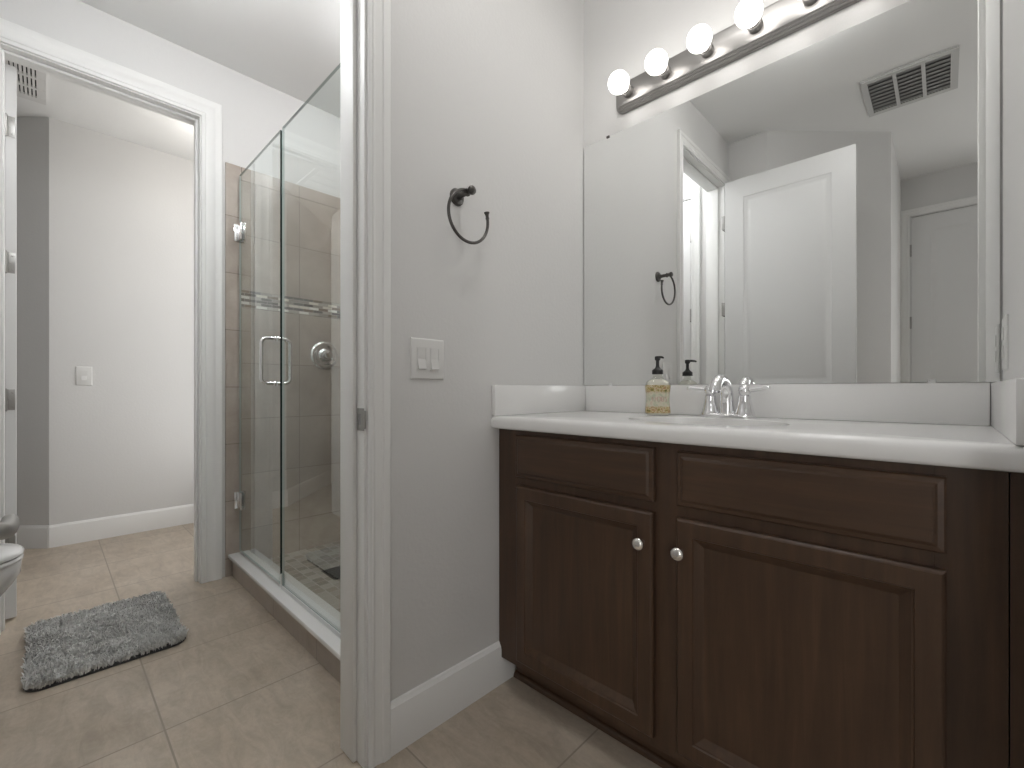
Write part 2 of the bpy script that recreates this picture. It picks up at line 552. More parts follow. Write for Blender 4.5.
# shower room
bm = bmesh.new()
box(bm, XT - 0.12, XT, -1.03 + 0.018, 0.2, 0, H)
box(bm, XT - 0.12, XT, -1.712 - 0.018, -1.03 + 0.018, DT + 0.018, H)
box(bm, XT - 0.12, XT, -2.5, -1.712 - 0.018, 0, H)
struct('wall_shower_side', bm, M['wall'], 'pale wall with white doorway beside the shower', 'wall')
struct('wall_shower_rear', B(XT, -LW, 0.1, 0.2, 0, H), M['tile_low'], 'tiled rear wall of the shower', 'wall')
bm = bmesh.new()
box(bm, -0.25, -LW, -1.90, -1.74, 0, H)
box(bm, -0.86, -0.25, -1.90, -1.74, DT, H)
box(bm, -0.95, -0.86, -1.90, -1.74, 0, H)
box(bm, -1.05, -0.95, -2.5, -1.74, 0, H)
box(bm, XT, -0.95, -2.6, -2.5, 0, H)
struct('wall_shower_back', bm, M['wall'], 'pale wall behind toilet and cupboard door', 'wall')
# toilet-side passage beyond the doorway
struct('wall_passage_end', B(-3.12, -3.0, -1.57, -0.55, 0, H), M['wall'], 'pale lit wall with single switch beyond the far doorway', 'wall')
bm = bmesh.new()
prism(bm, [(-3.0, -1.57), (-3.12, -1.57), (-3.82, -2.27), (-3.70, -2.27)], lambda a, b, d: (a, b, d), 0, H)
struct('wall_passage_angle', bm, M['wall'], 'darker angled wall beyond the far doorway', 'wall')
bm = bmesh.new()
box(bm, -3.12, XT - 0.12, -0.55, -0.45, 0, H)
box(bm, -3.82, XT - 0.12, -2.5, -2.27, 0, H)
struct('wall_passage_side', bm, M['wall'], 'side walls of the room beyond the far doorway', 'wall')

# shower tile (skin on the plain wall, its edge is seen)
TX = XT + 0.010
bm = bmesh.new(); box(bm, XT, TX, -0.842, 0.1, 0.0, 1.455)
struct('wall_shower_tile', bm, M['tile_low'], 'lower beige square tile on the shower wall', 'wall tile')
bm = bmesh.new(); box(bm, XT, TX, -0.842, 0.1, 1.550, 2.150)
struct('wall_shower_tile_upper', bm, M['tile_high'], 'upper beige square tile above the mosaic band', 'wall tile')
bm = bmesh.new(); box(bm, XT, TX + 0.002, -0.842, 0.1, 1.455, 1.550)
struct('trim_1', bm, M['mosaic'], 'linear glass mosaic band across the shower wall', 'mosaic band')
bm = bmesh.new()
box(bm, XT, TX + 0.001, -0.917, -0.842, 0.0, 2.225, bevel=0.004)
struct('trim_2', bm, M['tile_edge'], 'bullnose tile edging upright beside the doorway casing', 'tile edging')
bm = bmesh.new()
box(bm, XT, TX + 0.001, -0.842, 0.1, 2.150, 2.225, bevel=0.004)
struct('trim_3', bm, M['tile_cap'], 'bullnose tile course along the top of the shower tile', 'tile edging')
struct('wall_shower_partition', B(-LW - 0.01, -LW, -0.885, 0.1, 0, 2.225), M['tile_low'], 'tile on the back of the dividing wall', 'wall tile')
struct('floor_shower', B(TX, -LW - 0.01, -0.775, 0.1, 0, 0.045), M['shower_floor'], 'small beige mosaic tile shower floor', 'floor')

# baseboards
BP = [(0, 0), (0, 0.015), (0.118, 0.015), (0.122, 0.0135), (0.128, 0.013), (0.133, 0.009), (0.140, 0.006), (0.142, 0.0)]
def baseboard(name, fn, d0, d1, label):
    bm = bmesh.new()
    prism(bm, [(b, z) for z, b in BP], lambda a, b, d: fn(d, a, b), d0, d1)
    return struct(name, bm, M['trim'], label, 'baseboard', 30)
baseboard('baseboard_left', lambda d, a, z: (a, d, z), -0.936, -0.44, 'white baseboard between door casing and vanity')
baseboard('baseboard_passage', lambda d, a, z: (-3.0 + a, d, z), -1.57, -0.55, 'white baseboard under the single switch')
r2 = math.sqrt(0.5)
baseboard('baseboard_angle', lambda d, a, z: (-3.0 - d * r2 + a * r2, -1.57 - d * r2 - a * r2, z), -0.006, 0.95, 'white baseboard of the darker angled wall')
baseboard('baseboard_back', lambda d, a, z: (0.245 + d * r2 + a * r2, -1.78 - d * r2 + a * r2, z), 0.0, 0.84, 'white baseboard of the angled back wall')

# ------------------------------------------------------------------ doorway 1 : vanity room -> shower room
t = thing('trim_4', 'white moulded casing and jamb of the doorway left of the towel ring', 'door frame', (0, -1.35, 0)); t['kind'] = 'structure'
bm = bmesh.new()
casing(bm, -1.70, -1.0, DT, cas_prof(0.062), lambda s, z, b: (b, s, z))
obj('casing', bm, M['trim'], t, 30)
bm = bmesh.new()
casing(bm, -1.70, -1.0, DT, cas_prof(0.062), lambda s, z, b: (-LW - b, s, z))
obj('casing', bm, M['trim'], t, 30)
bm = bmesh.new()
box(bm, -LW, 0, -1.0, -0.982, 0, DT + 0.018)
box(bm, -LW, 0, -1.718, -1.70, 0, DT + 0.018)
box(bm, -LW, 0, -1.70, -1.0, DT, DT + 0.018)
# stop on the shower side
for (y0, y1) in ((-1.012, -1.0), (-1.70, -1.688)):
    box(bm, -LW + 0.004, -0.040, y0, y1, 0, DT, bevel=0.003)
box(bm, -LW + 0.004, -0.040, -1.69, -1.01, DT - 0.012, DT, bevel=0.003)
obj('jamb', bm, M['trim'], t, 30)
bm = bmesh.new()
box(bm, -0.036, 0.000, -1.0025, -1.0, 0.893, 0.953, bevel=0.001)
tube(bm, [(0.001, -0.999, 0.897), (0.007, -0.9985, 0.897), (0.010, -0.995, 0.897)], 0.0001)
box(bm, 0.0, 0.008, -1.004, -0.999, 0.899, 0.947, bevel=0.002)
st = obj('strike_plate', bm, M['hinge'], t, 30); st['label'] = 'satin nickel strike plate'
obj('latch_hole', B(-0.028, -0.014, -1.0029, -1.001, 0.908, 0.938), M['louver'], st)

def hinge(bm, x, y, z, along, h=0.09):
    """barrel plus leaves; along: 'x' leaves lie in x, on the face"""
    tube(bm, [(x, y, z - h / 2), (x, y, z + h / 2)], 0.0065, 12)
    for k in (-1, 1):
        tube(bm, [(x, y, z + k * h / 2), (x, y, z + k * (h / 2 + 0.005))], [0.0065, 0.003], 12)

# open door leaf, seen in the mirror
d1 = thing('door_1', 'white two panel door swung open, large in the mirror', 'door', (0.38, -1.657, 0)); d1['kind'] = 'structure'
DW = 0.715
dprof = [(0.004, 0.002), (0.012, 0.003), (0.020, 0.005), (0.030, 0.0055), (0.042, 0.003), (0.048, 0.0025)]
def leaf_panels(w, h):
    s = 0.115
    return [(s, w - s, 0.22, 0.90), (s, w - s, 1.035, h - 0.125)]
bm = bmesh.new()
panel_board(bm, DW, DT - 0.02, 0.035, leaf_panels(DW, DT - 0.02), dprof, ((0, 0.002), (0.002, 0)),
            lambda x, z, d: (0.022 + x, -1.640 - d, 0.012 + z), both=True)
obj('leaf', bm, M['door'], d1, 25)
for z in (0.37, 0.96, 1.555, 2.145):
    bm = bmesh.new()
    hinge(bm, 0.012, -1.6955, z, 'x')
    box(bm, 0.0, 0.0225, -1.6955, -1.641, z - 0.045, z + 0.045, bevel=0.001)
    obj('hinge', bm, M['hinge'], d1, 30)
bm = bmesh.new()
lx, lz = 0.674, 0.910
lathe(bm, [(0.0, 0), (0.031, 0), (0.031, 0.004), (0.028, 0.008), (0.013, 0.011), (0.012, 0.030), (0.0, 0.030)], (lx, -1.640, lz), 'Y', 28)
pts = smooth_pts([(lx, -1.622, lz), (lx, -1.611, lz), (lx - 0.012, -1.605, lz - 0.001), (lx - 0.040, -1.602, lz - 0.007), (lx - 0.075, -1.6015, lz - 0.011), (lx - 0.105, -1.602, lz - 0.012)], 5)
tube(bm, pts, [0.0062] * 8 + [0.0056] * (len(pts) - 12) + [0.0054, 0.0052, 0.005, 0.004], 14)
lv = obj('lever_handle', bm, M['hinge'], d1, 40); lv['label'] = 'satin nickel lever handle'

# ------------------------------------------------------------------ doorway 2 : far doorway beside the shower
t = thing('trim_5', 'white moulded casing of the far doorway beside the shower', 'door frame', (XT, -1.36, 0)); t['kind'] = 'structure'
bm = bmesh.new()
casing(bm, -1.712, -1.03, DT, cas_prof(0.090), lambda s, z, b: (XT + b, s, z))
obj('casing', bm, M['trim'], t, 30)
bm = bmesh.new()
casing(bm, -1.712, -1.03, DT, cas_prof(0.090), lambda s, z, b: (XT - 0.12 - b, s, z))
obj('casing', bm, M['trim'], t, 30)
bm = bmesh.new()
box(bm, XT - 0.12, XT, -1.03, -1.012, 0, DT + 0.018)
box(bm, XT - 0.12, XT, -1.730, -1.712, 0, DT + 0.018)
box(bm, XT - 0.12, XT, -1.712, -1.03, DT, DT + 0.018)
box(bm, XT - 0.075, XT - 0.035, -1.042, -1.03, 0, DT, bevel=0.003)
box(bm, XT - 0.075, XT - 0.035, -1.712, -1.703, 0, DT, bevel=0.003)
box(bm, XT - 0.075, XT - 0.035, -1.703, -1.042, DT - 0.012, DT, bevel=0.003)
obj('jamb', bm, M['trim'], t, 30)
d2 = thing('door_2', 'white door opened away inside the far doorway, hinge edge showing', 'door', (-2.14, -1.69, 0)); d2['kind'] = 'structure'
DW2 = 0.65
bm = bmesh.new()
panel_board(bm, DW2, DT - 0.02, 0.035, leaf_panels(DW2, DT - 0.02), dprof, ((0, 0.002), (0.002, 0)),
            lambda x, z, d: (XT - 0.140 - x + 0.09 * d, -1.672 - d - 0.09 * x, 0.012 + z), both=True)
obj('leaf', bm, M['door'], d2, 25)
for i, z in enumerate((0.37, 0.96, 1.555, 2.145)):
    bm = bmesh.new()
    box(bm, XT - 0.1405, XT - 0.1375, -1.706, -1.677, z - 0.045, z + 0.045, bevel=0.0008)
    for q in (-0.03, 0.0, 0.03):
        lathe(bm, [(0.0, 0), (0.004, 0), (0.0035, 0.001), (0.0, 0.0012)], (XT - 0.1375, -1.684 - (0.008 if q == 0 else 0), z + q), 'X', 12)
    hinge(bm, XT - 0.1305, -1.7045, z, 'x')
    obj('hinge', bm, M['hinge'], d2, 30)

# cupboard door seen through doorway in the mirror
t = thing('trim_6', 'white casing of the cupboard door in the shower room', 'door frame', (-0.55, -1.74, 0)); t['kind'] = 'structure'
bm = bmesh.new()
casing(bm, -0.86, -0.25, DT, cas_prof(0.062), lambda s, z, b: (s, -1.74 + b, z))
obj('casing', bm, M['trim'], t, 30)
d3 = thing('door_3', 'white closed cupboard door in the shower room', 'door', (-0.555, -1.76, 0)); d3['kind'] = 'structure'
bm = bmesh.new()
panel_board(bm, 0.604, DT - 0.015, 0.035, leaf_panels(0.604, DT - 0.015), dprof, ((0, 0.002), (0.002, 0)),
            lambda x, z, d: (-0.857 + x, -1.745 - d, 0.010 + z), both=True)
obj('leaf', bm, M['door'], d3, 25)
for z in (0.37, 0.96, 1.555, 2.145):
    bm = bmesh.new(); hinge(bm, -0.251, -1.738, z, 'x'); obj('hinge', bm, M['hinge'], d3, 30)

# far hall door
t = thing('trim_7', 'white casing of the far hall door, seen in mirror', 'door frame', (1.28, -3.35, 0)); t['kind'] = 'structure'
bm = bmesh.new()
casing(bm, 0.90, 1.66, DT, cas_prof(0.055), lambda s, z, b: (s, -3.35 + b, z))
obj('casing', bm, M['trim'], t, 30)
d4 = thing('door_4', 'white closed door at the hall end, right side of mirror', 'door', (1.28, -3.36, 0)); d4['kind'] = 'structure'
bm = bmesh.new()
panel_board(bm, 0.754, DT - 0.015, 0.035, leaf_panels(0.754, DT - 0.015), dprof, ((0, 0.002), (0.002, 0)),
            lambda x, z, d: (0.903 + x, -3.352 - d, 0.010 + z), both=True)
obj('leaf', bm, M['door'], d4, 25)
for z in (0.37, 0.96, 1.555, 2.145):
    bm = bmesh.new(); hinge(bm, 0.900, -3.346, z, 'x'); obj('hinge', bm, M['hinge'], d4, 30)

# corner casing at the end of the right wall
bm = bmesh.new()
prism(bm, [(b, a) for a, b in cas_prof(0.06, 0.0)], lambda a, b, d: (W_R - a, -0.70 + b, d), 0, 2.5)
struct('trim_8', bm, M['trim'], 'white casing upright at the end of the right wall', 'trim', 30)

# ------------------------------------------------------------------ vanity cabinet
FF = -0.506
van = thing('vanity_cabinet', 'dark stained wooden vanity cabinet under the white counter', 'cabinet', (0.59, -0.25, 0))
bm = bmesh.new()
box(bm, 0.004, 0.022, FF + 0.018, -0.004, 0.10, 0.870)
box(bm, 1.158, 1.176, FF + 0.018, -0.004, 0.10, 0.870)
box(bm, 0.022, 1.158, FF + 0.018, -0.004, 0.10, 0.118)
box(bm, 0.022, 1.158, -0.016, -0.004, 0.118, 0.870)
obj('carcass', bm, M['wood_v'], van)
bm = bmesh.new()
for x0, x1 in ((0.003, 0.112), (0.556, 0.650), (1.088, 1.176)):
    box(bm, x0, x1, FF, FF + 0.018, 0.092, 0.871, bevel=0.0008)
for x0, x1 in ((0.112, 0.556), (0.650, 1.088)):
    for z0, z1 in ((0.092, 0.135), (0.676, 0.735), (0.838, 0.871)):
        box(bm, x0, x1, FF + 0.0003, FF + 0.018, z0, z1)
obj('face_frame', bm, M['wood_v'], van)
obj('filler_strip', B(1.1775, W_R - 0.001, FF + 0.001, FF + 0.018, 0.092, 0.871, bevel=0.001), M['wood_v'], van)
obj('toe_kick', B(0.017, 1.176, -0.436, -0.42, 0.0, 0.10), M['wood_h'], van)
bm = bmesh.new()
q = [(0, 0)] + [(0.013 * math.cos(a * PI / 12), 0.018 * math.sin(a * PI / 12)) for a in range(7)]
prism(bm, q, lambda a, b, d: (d, -0.4365 - a, b), 0.017, 1.176)
obj('shoe_molding', bm, M['wood_h'], van, 40)

dr_out = ((0, 0.008), (0.003, 0.005), (0.011, 0.0042), (0.015, 0.0012), (0.018, 0.0))
door_prof = [(0.002, 0.003), (0.005, 0.0035), (0.020, 0.0145), (0.022, 0.0160), (0.025, 0.0160)]
def front(name, x0, x1, z0, z1, m):
    bm = bmesh.new()
    panel_board(bm, x1 - x0, z1 - z0, 0.0195, [], [], dr_out, lambda x, z, d: (x0 + x, FF - 0.0205 + d, z0 + z))
    return obj(name, bm, m, van)
def cab_door(x0, x1, z0, z1):
    w, h = x1 - x0, z1 - z0
    bm = bmesh.new()
    s = 0.040
    panel_board(bm, w, h, 0.0195, [(s, w - s, s, h - s)], door_prof, ((0, 0.006), (0.003, 0.002), (0.006, 0.0)),
                lambda x, z, d: (x0 + x, FF - 0.0205 + d, z0 + z))
    return obj('door', bm, M['wood_v'], van)
def knob(x, z, par):
    bm = bmesh.new()
    lathe(bm, [(0.0, 0), (0.008, 0), (0.0065, 0.004), (0.006, 0.012), (0.009, 0.0155), (0.0155, 0.018), (0.0165, 0.0215),
               (0.0155, 0.025), (0.011, 0.0285), (0.005, 0.030), (0.0, 0.0303)], (x, FF - 0.0205, z), (0, -1, 0), 28)
    k = obj('knob', bm, M['knob'], par, 40); k['label'] = 'satin nickel round knob'
front('drawer_front', 0.092, 0.573, 0.719, 0.856, M['wood_h'])
front('drawer_front', 0.633, 1.104, 0.721, 0.852, M['wood_h'])
da = cab_door(0.098, 0.572, 0.122, 0.692)
db = cab_door(0.633, 1.104, 0.122, 0.692)
knob(0.545, 0.613, da)
knob(0.646, 0.613, db)

# ------------------------------------------------------------------ counter with integral basin
ZC = 0.915
CX, CY, RA, RB = 0.603, -0.285, 0.215, 0.155
vt = thing('countertop', 'glossy white vanity counter with integral oval basin', 'countertop', (0.6, -0.27, 0.872))
x0, x1, y0, y1 = 0.001, W_R - 0.001, -0.541, -0.001
N = 96
angs = sorted([2 * PI * i / N for i in range(N)] + [math.atan2(yy - CY, xx - CX) % (2 * PI) for xx in (x0, x1) for yy in (y0, y1)])
def rect_pt(a, ins):
    dx, dy = math.cos(a), math.sin(a)
    # scale so corners stay corners
    t_ = 1e9
    for c, d, o in ((x0, dx, CX), (x1, dx, CX), (y0, dy, CY), (y1, dy, CY)):
        if abs(d) > 1e-9:
            q = (c - o) / d
            if q > 0: t_ = min(t_, q)
    px_, py_ = CX + dx * t_, CY + dy * t_
    return (min(max(px_, x0 + ins), x1 - ins), min(max(py_, y0 + ins), y1 - ins))
def ell(a, k, z):
    # ellipse point in direction a
    dx, dy = math.cos(a), math.sin(a)
    r = 1 / math.sqrt((dx / RA) ** 2 + (dy / RB) ** 2)
    return (CX + dx * r * k, CY + dy * r * k, z)
bm = bmesh.new()
rings = [[ell(a, 1.0, ZC - 0.002) for a in angs], [ell(a, 1.02, ZC - 0.0008) for a in angs], [ell(a, 1.05, ZC) for a in angs]]
for ins, z in ((0.014, ZC), (0.008, ZC - 0.0015), (0.004, ZC - 0.004), (0.001, ZC - 0.009), (0.0, ZC - 0.015), (0.0, 0.880), (0.002, 0.876), (0.006, 0.873), (0.010, 0.872)):
    rings.append([(*rect_pt(a, ins), z) for a in angs])
rings.append([ell(a, 1.12, 0.872) for a in angs])
loft(bm, rings, True, False, False)
slab = obj('slab', bm, M['counter'], vt, 35)
bm = bmesh.new()
rings = [[ell(a, k, z) for a in angs] for k, z in ((1.12, 0.874), (1.10, 0.84), (0.95, 0.785), (0.4, 0.765), (0.09, 0.763))]
rings += [[ell(a, k, z) for a in angs] for k, z in ((0.085, 0.775), (0.12, 0.776), (0.45, 0.782), (0.78, 0.800), (0.92, 0.835), (0.975, 0.88), (0.992, 0.905), (1.0, ZC - 0.002))]
loft(bm, rings, True, False, False)
basin = obj('sink_basin', bm, M['counter'], vt, 50)
bm = bmesh.new()
lathe(bm, [(0.0, -0.004), (0.024, -0.004), (0.024, 0.001), (0.020, 0.003), (0.016, 0.002), (0.015, 0.006), (0.0, 0.008)], (CX, CY, 0.7755), 'Z', 28)
obj('drain_stopper', bm, M['chrome'], basin, 40)
obj('backsplash', B(0.0215, W_R - 0.0215, -0.020, -0.0005, ZC, 1.019, bevel=0.0025), M['counter'], vt, 40)
obj('side_splash', B(0.0005, 0.0205, -0.541, -0.0005, ZC, 1.019, bevel=0.0025), M['counter'], vt, 40)
obj('side_splash', B(W_R - 0.0205, W_R - 0.0005, -0.541, -0.0005, ZC, 1.019, bevel=0.0025), M['counter'], vt, 40)

# ------------------------------------------------------------------ mirror
mi = thing('wall_mirror', 'large frameless wall mirror above the white counter', 'mirror', (0.6, -0.004, 1.021))
bm = bmesh.new()
box(bm, 0.005, 1.196, -0.006, -0.0005, 1.021, 2.0245)
for f in bm.faces:
    if f.normal.y > -0.9: f.material_index = 1
bm.normal_update()
for f in bm.faces:
    f.material_index = 0 if f.normal.y < -0.9 else 1
obj('glass', bm, None, mi, None, [M['mirror'], M['mirror_edge']])
for x, z, s in ((0.122, 2.027, 1), (0.134, 1.021, -1), (1.078, 1.021, -1)):
    bm = bmesh.new()
    box(bm, x - 0.007, x + 0.007, -0.009, -0.0062, z - s * 0.007, z + s * 0.002, bevel=0.001)
    obj('clip', bm, M['gunmetal'] if (s > 0) else M['clear_clip'], mi)

# ------------------------------------------------------------------ vanity light bar
lb = thing('vanity_light', 'brushed nickel light bar with round white bulbs above mirror', 'wall lamp', (0.6, 0, 2.14))
ZB = 2.146
bx0, bx1 = 0.162, 1.037
bm = bmesh.new()
def rrect(x0, x1, z0, z1, y, r, k=6):
    out = []
    for cx, cz, a0 in ((x1 - r, z1 - r, 0), (x0 + r, z1 - r, 90), (x0 + r, z0 + r, 180), (x1 - r, z0 + r, 270)):
        for i in range(k + 1):
            a = math.radians(a0 + 90 * i / k)
            out.append((cx + r * math.cos(a), y, cz + r * math.sin(a)))
    return out
rings = []
for ins, hz, y in ((0, 0.056, -0.0005), (0, 0.056, -0.010), (0.004, 0.053, -0.012), (0.005, 0.052, -0.019), (0.009, 0.048, -0.021),
                   (0.010, 0.047, -0.027), (0.014, 0.043, -0.029), (0.015, 0.042, -0.034), (0.022, 0.036, -0.036)):
    rings.append(rrect(bx0 + ins, bx1 - ins, ZB - hz, ZB + hz, y, max(0.008, 0.032 - ins)))
loft(bm, rings)
obj('bar', bm, M['brushed'], lb, 25)
for i in range(6):
    x = 0.231 + 0.148 * i
    zb = ZB - 0.004
    bm = bmesh.new()
    lathe(bm, [(0.0, 0), (0.021, 0), (0.021, 0.020), (0.0195, 0.022), (0.016, 0.022), (0.016, 0.028), (0.0, 0.028)], (x, -0.036, zb), (0, -1, 0), 28)
    sk = obj('socket', bm, M['brushed'], lb, 40)
    bm = bmesh.new()
    prof = [(0.0135, 0.028), (0.0145, 0.033)]
    R, c = 0.0385, 0.073
    for k in range(2, 21):
        a = PI - 0.38 - (PI - 0.38) * (k - 2) / 18
        prof.append((R * math.sin(a), c - 0.036 + 0.036 + R * -math.cos(PI - a) if False else c + R * math.cos(a)))
    prof = prof[:2] + [(r_, h_) for r_, h_ in prof[2:]]
    lathe(bm, prof, (x, -0.036, zb), (0, -1, 0), 32)
    obj('bulb', bm, M['bulb'], sk, 60)

# ------------------------------------------------------------------ towel ring
tr = thing('towel_ring', 'dark pewter open towel ring on the wall above the switches', 'towel ring', (0, -0.688, 1.6))
bm = bmesh.new()
TY, TZ = -0.690, 1.605
lathe(bm, [(0.0, 0.0005), (0.027, 0.0005), (0.027, 0.004), (0.023, 0.007), (0.022, 0.010), (0.014, 0.013), (0.011, 0.018), (0.0, 0.018)], (0, TY, TZ), 'X', 32)
obj('backplate', bm, M['gunmetal'], tr, 35)
bm = bmesh.new()
lathe(bm, [(0.0, 0.016), (0.010, 0.016), (0.0085, 0.03), (0.0085, 0.048), (0.012, 0.050), (0.012, 0.054), (0.009, 0.056), (0.009, 0.066),
           (0.0125, 0.069), (0.014, 0.074), (0.0125, 0.079), (0.007, 0.083), (0.0, 0.084)], (0, TY, TZ), 'X', 28)
obj('post', bm, M['gunmetal'], tr, 35)
bm = bmesh.new()
RR = 0.078
cy, cz = -0.690, TZ - RR + 0.002
pts = []
for i in range(49):
    a = math.radians(88 + (372 - 88) * i / 48)       # from the post, anticlockwise as seen from the room
    pts.append((0.060, cy + RR * math.cos(a), cz + RR * math.sin(a)))
tube(bm, pts, 0.0048, 12)
e = Vector(pts[-1]); dr = (Vector(pts[-1]) - Vector(pts[-2])).normalized()
lathe(bm, [(0.0, -0.004), (0.006, -0.004), (0.006, 0.0), (0.005, 0.003), (0.006, 0.010), (0.009, 0.016), (0.0085, 0.018), (0.0, 0.018)], e, dr, 20)
obj('ring', bm, M['gunmetal'], tr, 40)

# ------------------------------------------------------------------ switches and outlet
def switch(name, label, cat, fn, w, h, rockers):
    c = fn(0, 0, 0)
    t = thing(name, label, cat, c)
    bm = bmesh.new()
    loft(bm, [[fn(sx * (w / 2 - i), sz * (h / 2 - i), d) for sx, sz in ((-1, -1), (1, -1), (1, 1), (-1, 1))]
              for i, d in ((0, 0.0004), (0, 0.0025), (0.0012, 0.0042), (0.004, 0.0058), (0.0055, 0.0062))])
    pl = obj('plate', bm, M['plastic'], t, 30)
    for cx in rockers:
        bm = bmesh.new()
        a, b = 0.0165, 0.0335
        # frame
        for q in ((-a, -a + 0.0022, -b, b), (a - 0.0022, a, -b, b), (-a, a, b - 0.0022, b), (-a, a, -b, -b + 0.0022)):
            loft(bm, [[fn(cx + u, v, d) for u, v in ((q[0], q[2]), (q[1], q[2]), (q[1], q[3]), (q[0], q[3]))] for d in (0.005, 0.0070)])
        obj('rocker_frame', bm, M['plastic'], pl)
        bm = bmesh.new()
        a, b = 0.0135, 0.0305
        poly = [(-b, 0.005), (-b, 0.0115), (-b + 0.001, 0.012), (0.0, 0.0068), (b, 0.0075), (b, 0.005)]
        loft(bm, [[fn(cx + s * a, z, d) for z, d in poly] for s in (-1, 1)])
        obj('rocker', bm, M['plastic'], pl)
    return t
switch('light_switch', 'white double rocker light switch below the towel ring', 'light switch', lambda u, v, d: (d, -0.8015 + u, 1.0925 + v), 0.118, 0.120, (-0.023, 0.023))
switch('light_switch', 'white single rocker light switch on the wall beyond the far doorway', 'light switch', lambda u, v, d: (-3.0 + d, -1.409 + u, 1.096 + v), 0.080, 0.125, (0.0,))
t = thing('wall_outlet', 'white outlet plate on the right wall above the side splash', 'outlet', (W_R, -0.105, 1.105))
bm = bmesh.new()
fn = lambda u, v, d: (W_R - d, -0.105 - u, 1.105 + v)
loft(bm, [[fn(sx * (0.036 - i), sz * (0.060 - i), d) for sx, sz in ((-1, -1), (1, -1), (1, 1), (-1, 1))] for i, d in ((0, 0.0004), (0, 0.003), (0.002, 0.005), (0.005, 0.006))])
pl = obj('plate', bm, M['plastic'], t, 30)
for vz in (-0.02, 0.02):
    bm = bmesh.new()
    loft(bm, [[fn(sx * 0.016, vz + sz * 0.014, d) for sx, sz in ((-1, -1), (1, -1), (1, 1), (-1, 1))] for d in (0.005, 0.0075)])
    obj('socket_face', bm, M['plastic'], pl)

# ------------------------------------------------------------------ faucet
fa = thing('faucet', 'chrome two handle faucet on the white counter', 'faucet', (0.603, -0.07, ZC))
FX, FY = 0.603, -0.078
bm = bmesh.new()
rings = []
for ins, z in ((0, ZC + 0.0003), (0, ZC + 0.006), (0.003, ZC + 0.010), (0.010, ZC + 0.013)):
    r = 0.031 - ins
    pts = []
    for sx, a0 in ((1, -90), (-1, 90)):
        for k in range(13):
            a = math.radians(a0 + 180 * k / 12)
            pts.append((FX + sx * 0.052 + r * math.cos(a), FY + r * math.sin(a), z))
    rings.append(pts)
loft(bm, rings)
obj('base_plate', bm, M['chrome'], fa, 35)
for s in (-1, 1):
    hx = FX + s * 0.052
    bm = bmesh.new()
    lathe(bm, [(0.0, 0.006), (0.0300, 0.006), (0.0295, 0.012), (0.0265, 0.020), (0.0230, 0.034), (0.0195, 0.050), (0.0175, 0.060), (0.0180, 0.064), (0.0175, 0.068), (0.013, 0.072), (0.0, 0.072)],
          (hx, FY, ZC), 'Z', 32)
    hb = obj('handle_base', bm, M['chrome'], fa, 40)
    bm = bmesh.new()
    lathe(bm, [(0.0, 0.070), (0.013, 0.070), (0.0175, 0.076), (0.0190, 0.084), (0.0175, 0.093), (0.0125, 0.100), (0.006, 0.103), (0.0, 0.1035)], (hx, FY, ZC), 'Z', 28)
    pts = smooth_pts([(hx + s * 0.006, FY, ZC + 0.086), (hx + s * 0.025, FY - 0.003, ZC + 0.088), (hx + s * 0.052, FY - 0.008, ZC + 0.091), (hx + s * 0.072, FY - 0.012, ZC + 0.094)], 5)
    tube(bm, pts, [0.0090 - 0.003 * i / (len(pts) - 1) for i in range(len(pts) - 1)] + [0.0035], 14)
    obj('lever', bm, M['chrome'], hb, 40)
bm = bmesh.new()
lathe(bm, [(0.0, 0.010), (0.0235, 0.010), (0.0225, 0.018), (0.0190, 0.030), (0.0, 0.030)], (FX, FY, ZC), 'Z', 32)
pts = smooth_pts([(FX, FY, ZC + 0.020), (FX, FY - 0.001, ZC + 0.050), (FX, FY - 0.008, ZC + 0.085), (FX, FY - 0.030, ZC + 0.111), (FX, FY - 0.060, ZC + 0.118), (FX, FY - 0.086, ZC + 0.110), (FX, FY - 0.102, ZC + 0.094), (FX, FY - 0.106, ZC + 0.082)], 6)
n_ = len(pts)
tube(bm, pts, [0.0225 - 0.0060 * min(1, i / (n_ * 0.5)) for i in range(n_)], 22)
obj('spout', bm, M['chrome'], fa, 50)
bm = bmesh.new()
tube(bm, [(FX, FY + 0.022, ZC + 0.008), (FX, FY + 0.022, ZC + 0.060)], 0.003, 10)
lathe(bm, [(0.0, 0), (0.004, 0), (0.006, 0.005), (0.006, 0.010), (0.0, 0.013)], (FX, FY + 0.022, ZC + 0.058), 'Z', 16)
obj('lift_rod', bm, M['chrome'], fa, 40)

# ------------------------------------------------------------------ soap dispenser
SX, SY = 0.394, -0.130
so = thing('soap_dispenser', 'clear soap bottle with floral label and black pump left of faucet', 'soap bottle', (SX, SY, ZC))
def sq_ring(hw, hd, r, z, k=5):
    out = []
    ca, sa = math.cos(0.62), math.sin(0.62)
    for cx, cy, a0 in ((hw - r, hd - r, 0), (-hw + r, hd - r, 90), (-hw + r, -hd + r, 180), (hw - r, -hd + r, 270)):
        for i in range(k + 1):
            a = math.radians(a0 + 90 * i / k)
            x, y = cx + r * math.cos(a), cy + r * math.sin(a)
            out.append((SX + x * ca - y * sa, SY + x * sa + y * ca, z))
    return out
BOT = [(0.037, 0.000), (0.0395, 0.004), (0.0395, 0.016), (0.0375, 0.040), (0.0365, 0.055), (0.0375, 0.075), (0.0395, 0.098), (0.0395, 0.106), (0.036, 0.116), (0.024, 0.124), (0.016, 0.130), (0.0145, 0.140)]
bm = bmesh.new()
loft(bm, [sq_ring(w_, w_ * 0.62, min(0.014, w_ * 0.6) if h_ < 0.11 else w_ * 0.6, ZC + 0.0004 + h_) for w_, h_ in BOT])
bo = obj('bottle', bm, M['bottle_glass'], so, 40)
bm = bmesh.new()
